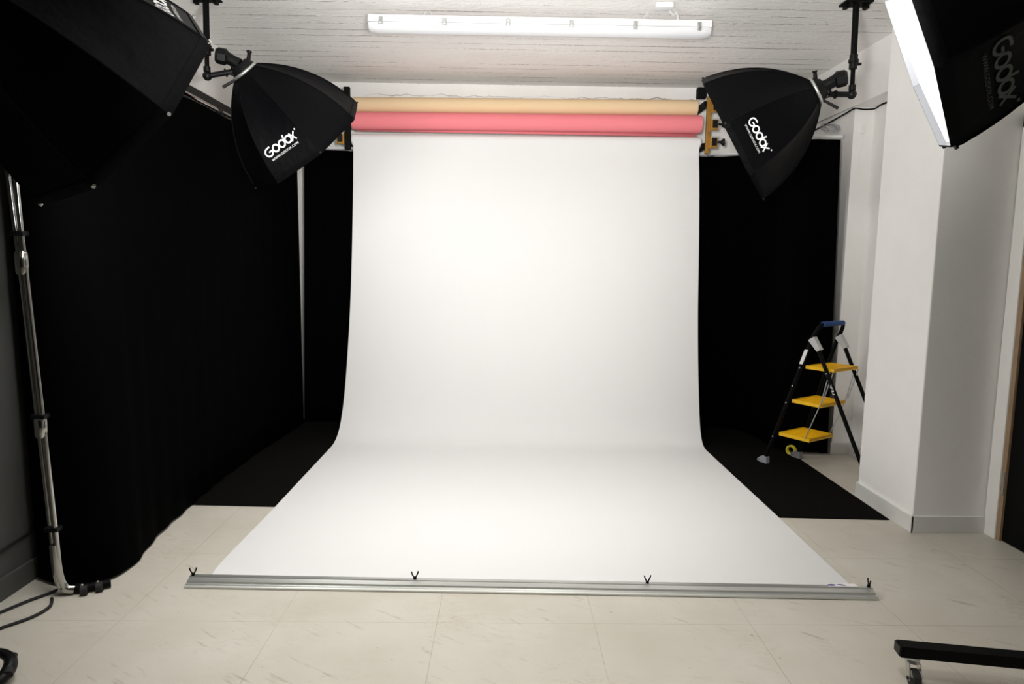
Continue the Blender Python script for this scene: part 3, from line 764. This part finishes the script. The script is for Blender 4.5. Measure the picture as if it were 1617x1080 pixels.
for f_ in (.045, .93):
    c = P0 + e * f_ + g * .008
    cs = MB().cyl(c + Vector((0, 0, bz0)), c + Vector((0, 0, bz0 - .008)), .022).cyl(c + Vector((0, 0, bz0 - .008)), c + Vector((0, 0, bz0 - .02)), .018, r2=.022)
    for s in (-1, 1):
        q = c + g * 0 + e * s * .017
        cs.prism([q - g * .020 + Vector((0, 0, bz0 - .018)) - e * .0015, q + g * .016 + Vector((0, 0, bz0 - .018)) - e * .0015, q - g * .010 + Vector((0, 0, .026)) - e * .0015, q - g * .034 + Vector((0, 0, .026)) - e * .0015], e * .003)
    cs.prism([c - g * .024 - e * .016 + Vector((0, 0, .056)), c - g * .024 + e * .016 + Vector((0, 0, .056)), c - g * .042 + e * .018 + Vector((0, 0, .044)), c - g * .042 - e * .018 + Vector((0, 0, .044))], (0, 0, .004))
    ca = cs.build('caster_fork', 'steel', t)
    w = MB(); cc = c - g * .020 + Vector((0, 0, .031))
    w.tube([cc - e * .013, cc - e * .010, cc + e * .010, cc + e * .013], .031, 26, radii=[.027, .031, .031, .027]); w.cyl(cc - e * .022, cc + e * .022, .006)
    w.build('caster_wheel', 'rubber', ca)

# ------------------------------------------------------------------ small wall things
pts = [(2.416, 5.75, 2.42), (2.414, 5.4, 2.424), (2.412, 5.0, 2.445), (2.413, 4.855, 2.455), (2.48, 4.854, 2.45), (2.553, 4.85, 2.456), (2.553, 4.75, 2.465), (2.552, 4.5, 2.455), (2.552, 4.2, 2.462), (2.552, 3.95, 2.46)]
wc = MB().tube([(p.x, p.y, p.z) for p in catmull(pts, 5)], .0055, 8).build('wall_cable', 'black', loc=(2.41, 5.0, 2.44))
tag(wc, 'dark cable running up the right wall from behind the softbox to the pillar', 'cable')
bx = MB().box((2.455, 4.846, 2.29), (2.497, 4.862, 2.345), bevel=.004).cyl((2.474, 4.847, 2.316), (2.474, 4.843, 2.316), .004).build('junction_box', 'wall', loc=(2.476, 4.855, 2.29))
tag(bx, 'small painted junction cover high on the narrow wall strip right of the back curtain', 'junction box')
co_ = MB()
for k in range(5):
    co_.torus((2.255 + .012 * k, 4.875 + .010 * k, ZR + .062 + .004 * k), (.25 * math.sin(k * 2.1), -.62 + .06 * k, .75), .062 - .005 * k, .0028, 36, 8)
cb = co_.build('cable_coil', 'grey', loc=(2.32, 4.9, ZR))
tag(cb, 'small coil of grey cable lying on top of the rail at the right corner', 'cable')
bm_ = bpy.data.meshes.remove(URL); bpy.data.meshes.remove(me)

# ------------------------------------------------------------------ light
w = bpy.data.worlds.new('world'); sc.world = w; w.use_nodes = True
w.node_tree.nodes['Background'].inputs[0].default_value = (.02, .02, .02, 1)
sl = bpy.data.lights.new('floor_fill', 'SPOT'); sl.energy = 132; sl.spot_size = math.radians(80); sl.spot_blend = 1.0; sl.shadow_soft_size = .18; sl.color = (1, .99, .972)  # added fill light on the front floor, stands for no visible lamp
so = bpy.data.objects.new('floor_fill', sl); COL.objects.link(so); so.location = (.1, 1.0, 2.72)
so.rotation_euler = (Vector((.15, 2.75, 0)) - Vector(so.location)).to_track_quat('-Z', 'Y').to_euler()
sl = bpy.data.lights.new('paper_fill', 'SPOT'); sl.energy = 162; sl.spot_size = math.radians(80); sl.spot_blend = 1.0; sl.shadow_soft_size = .15; sl.color = (1, .99, .972)  # added fill light, evens out the lower sweep of the paper
so = bpy.data.objects.new('paper_fill', sl); COL.objects.link(so); so.location = (.1, 2.4, 2.76)
so.rotation_euler = (Vector((.15, 4.7, 0)) - Vector(so.location)).to_track_quat('-Z', 'Y').to_euler()
sl = bpy.data.lights.new('ceiling_fill', 'SPOT'); sl.energy = 540; sl.spot_size = math.radians(100); sl.spot_blend = 1.0; sl.shadow_soft_size = .15; sl.color = (1, .99, .972)  # added fill light aimed upwards, only there to brighten the ceiling
so = bpy.data.objects.new('ceiling_fill', sl); COL.objects.link(so); so.location = (.1, .9, 1.7)
so.rotation_euler = (Vector((.1, 3.3, 2.82)) - Vector(so.location)).to_track_quat('-Z', 'Y').to_euler()
sc.view_settings.view_transform = 'Standard'; sc.view_settings.look = 'None'
sc.view_settings.exposure = 0.0; sc.view_settings.gamma = 1.0; sc.view_settings.use_curve_mapping = False
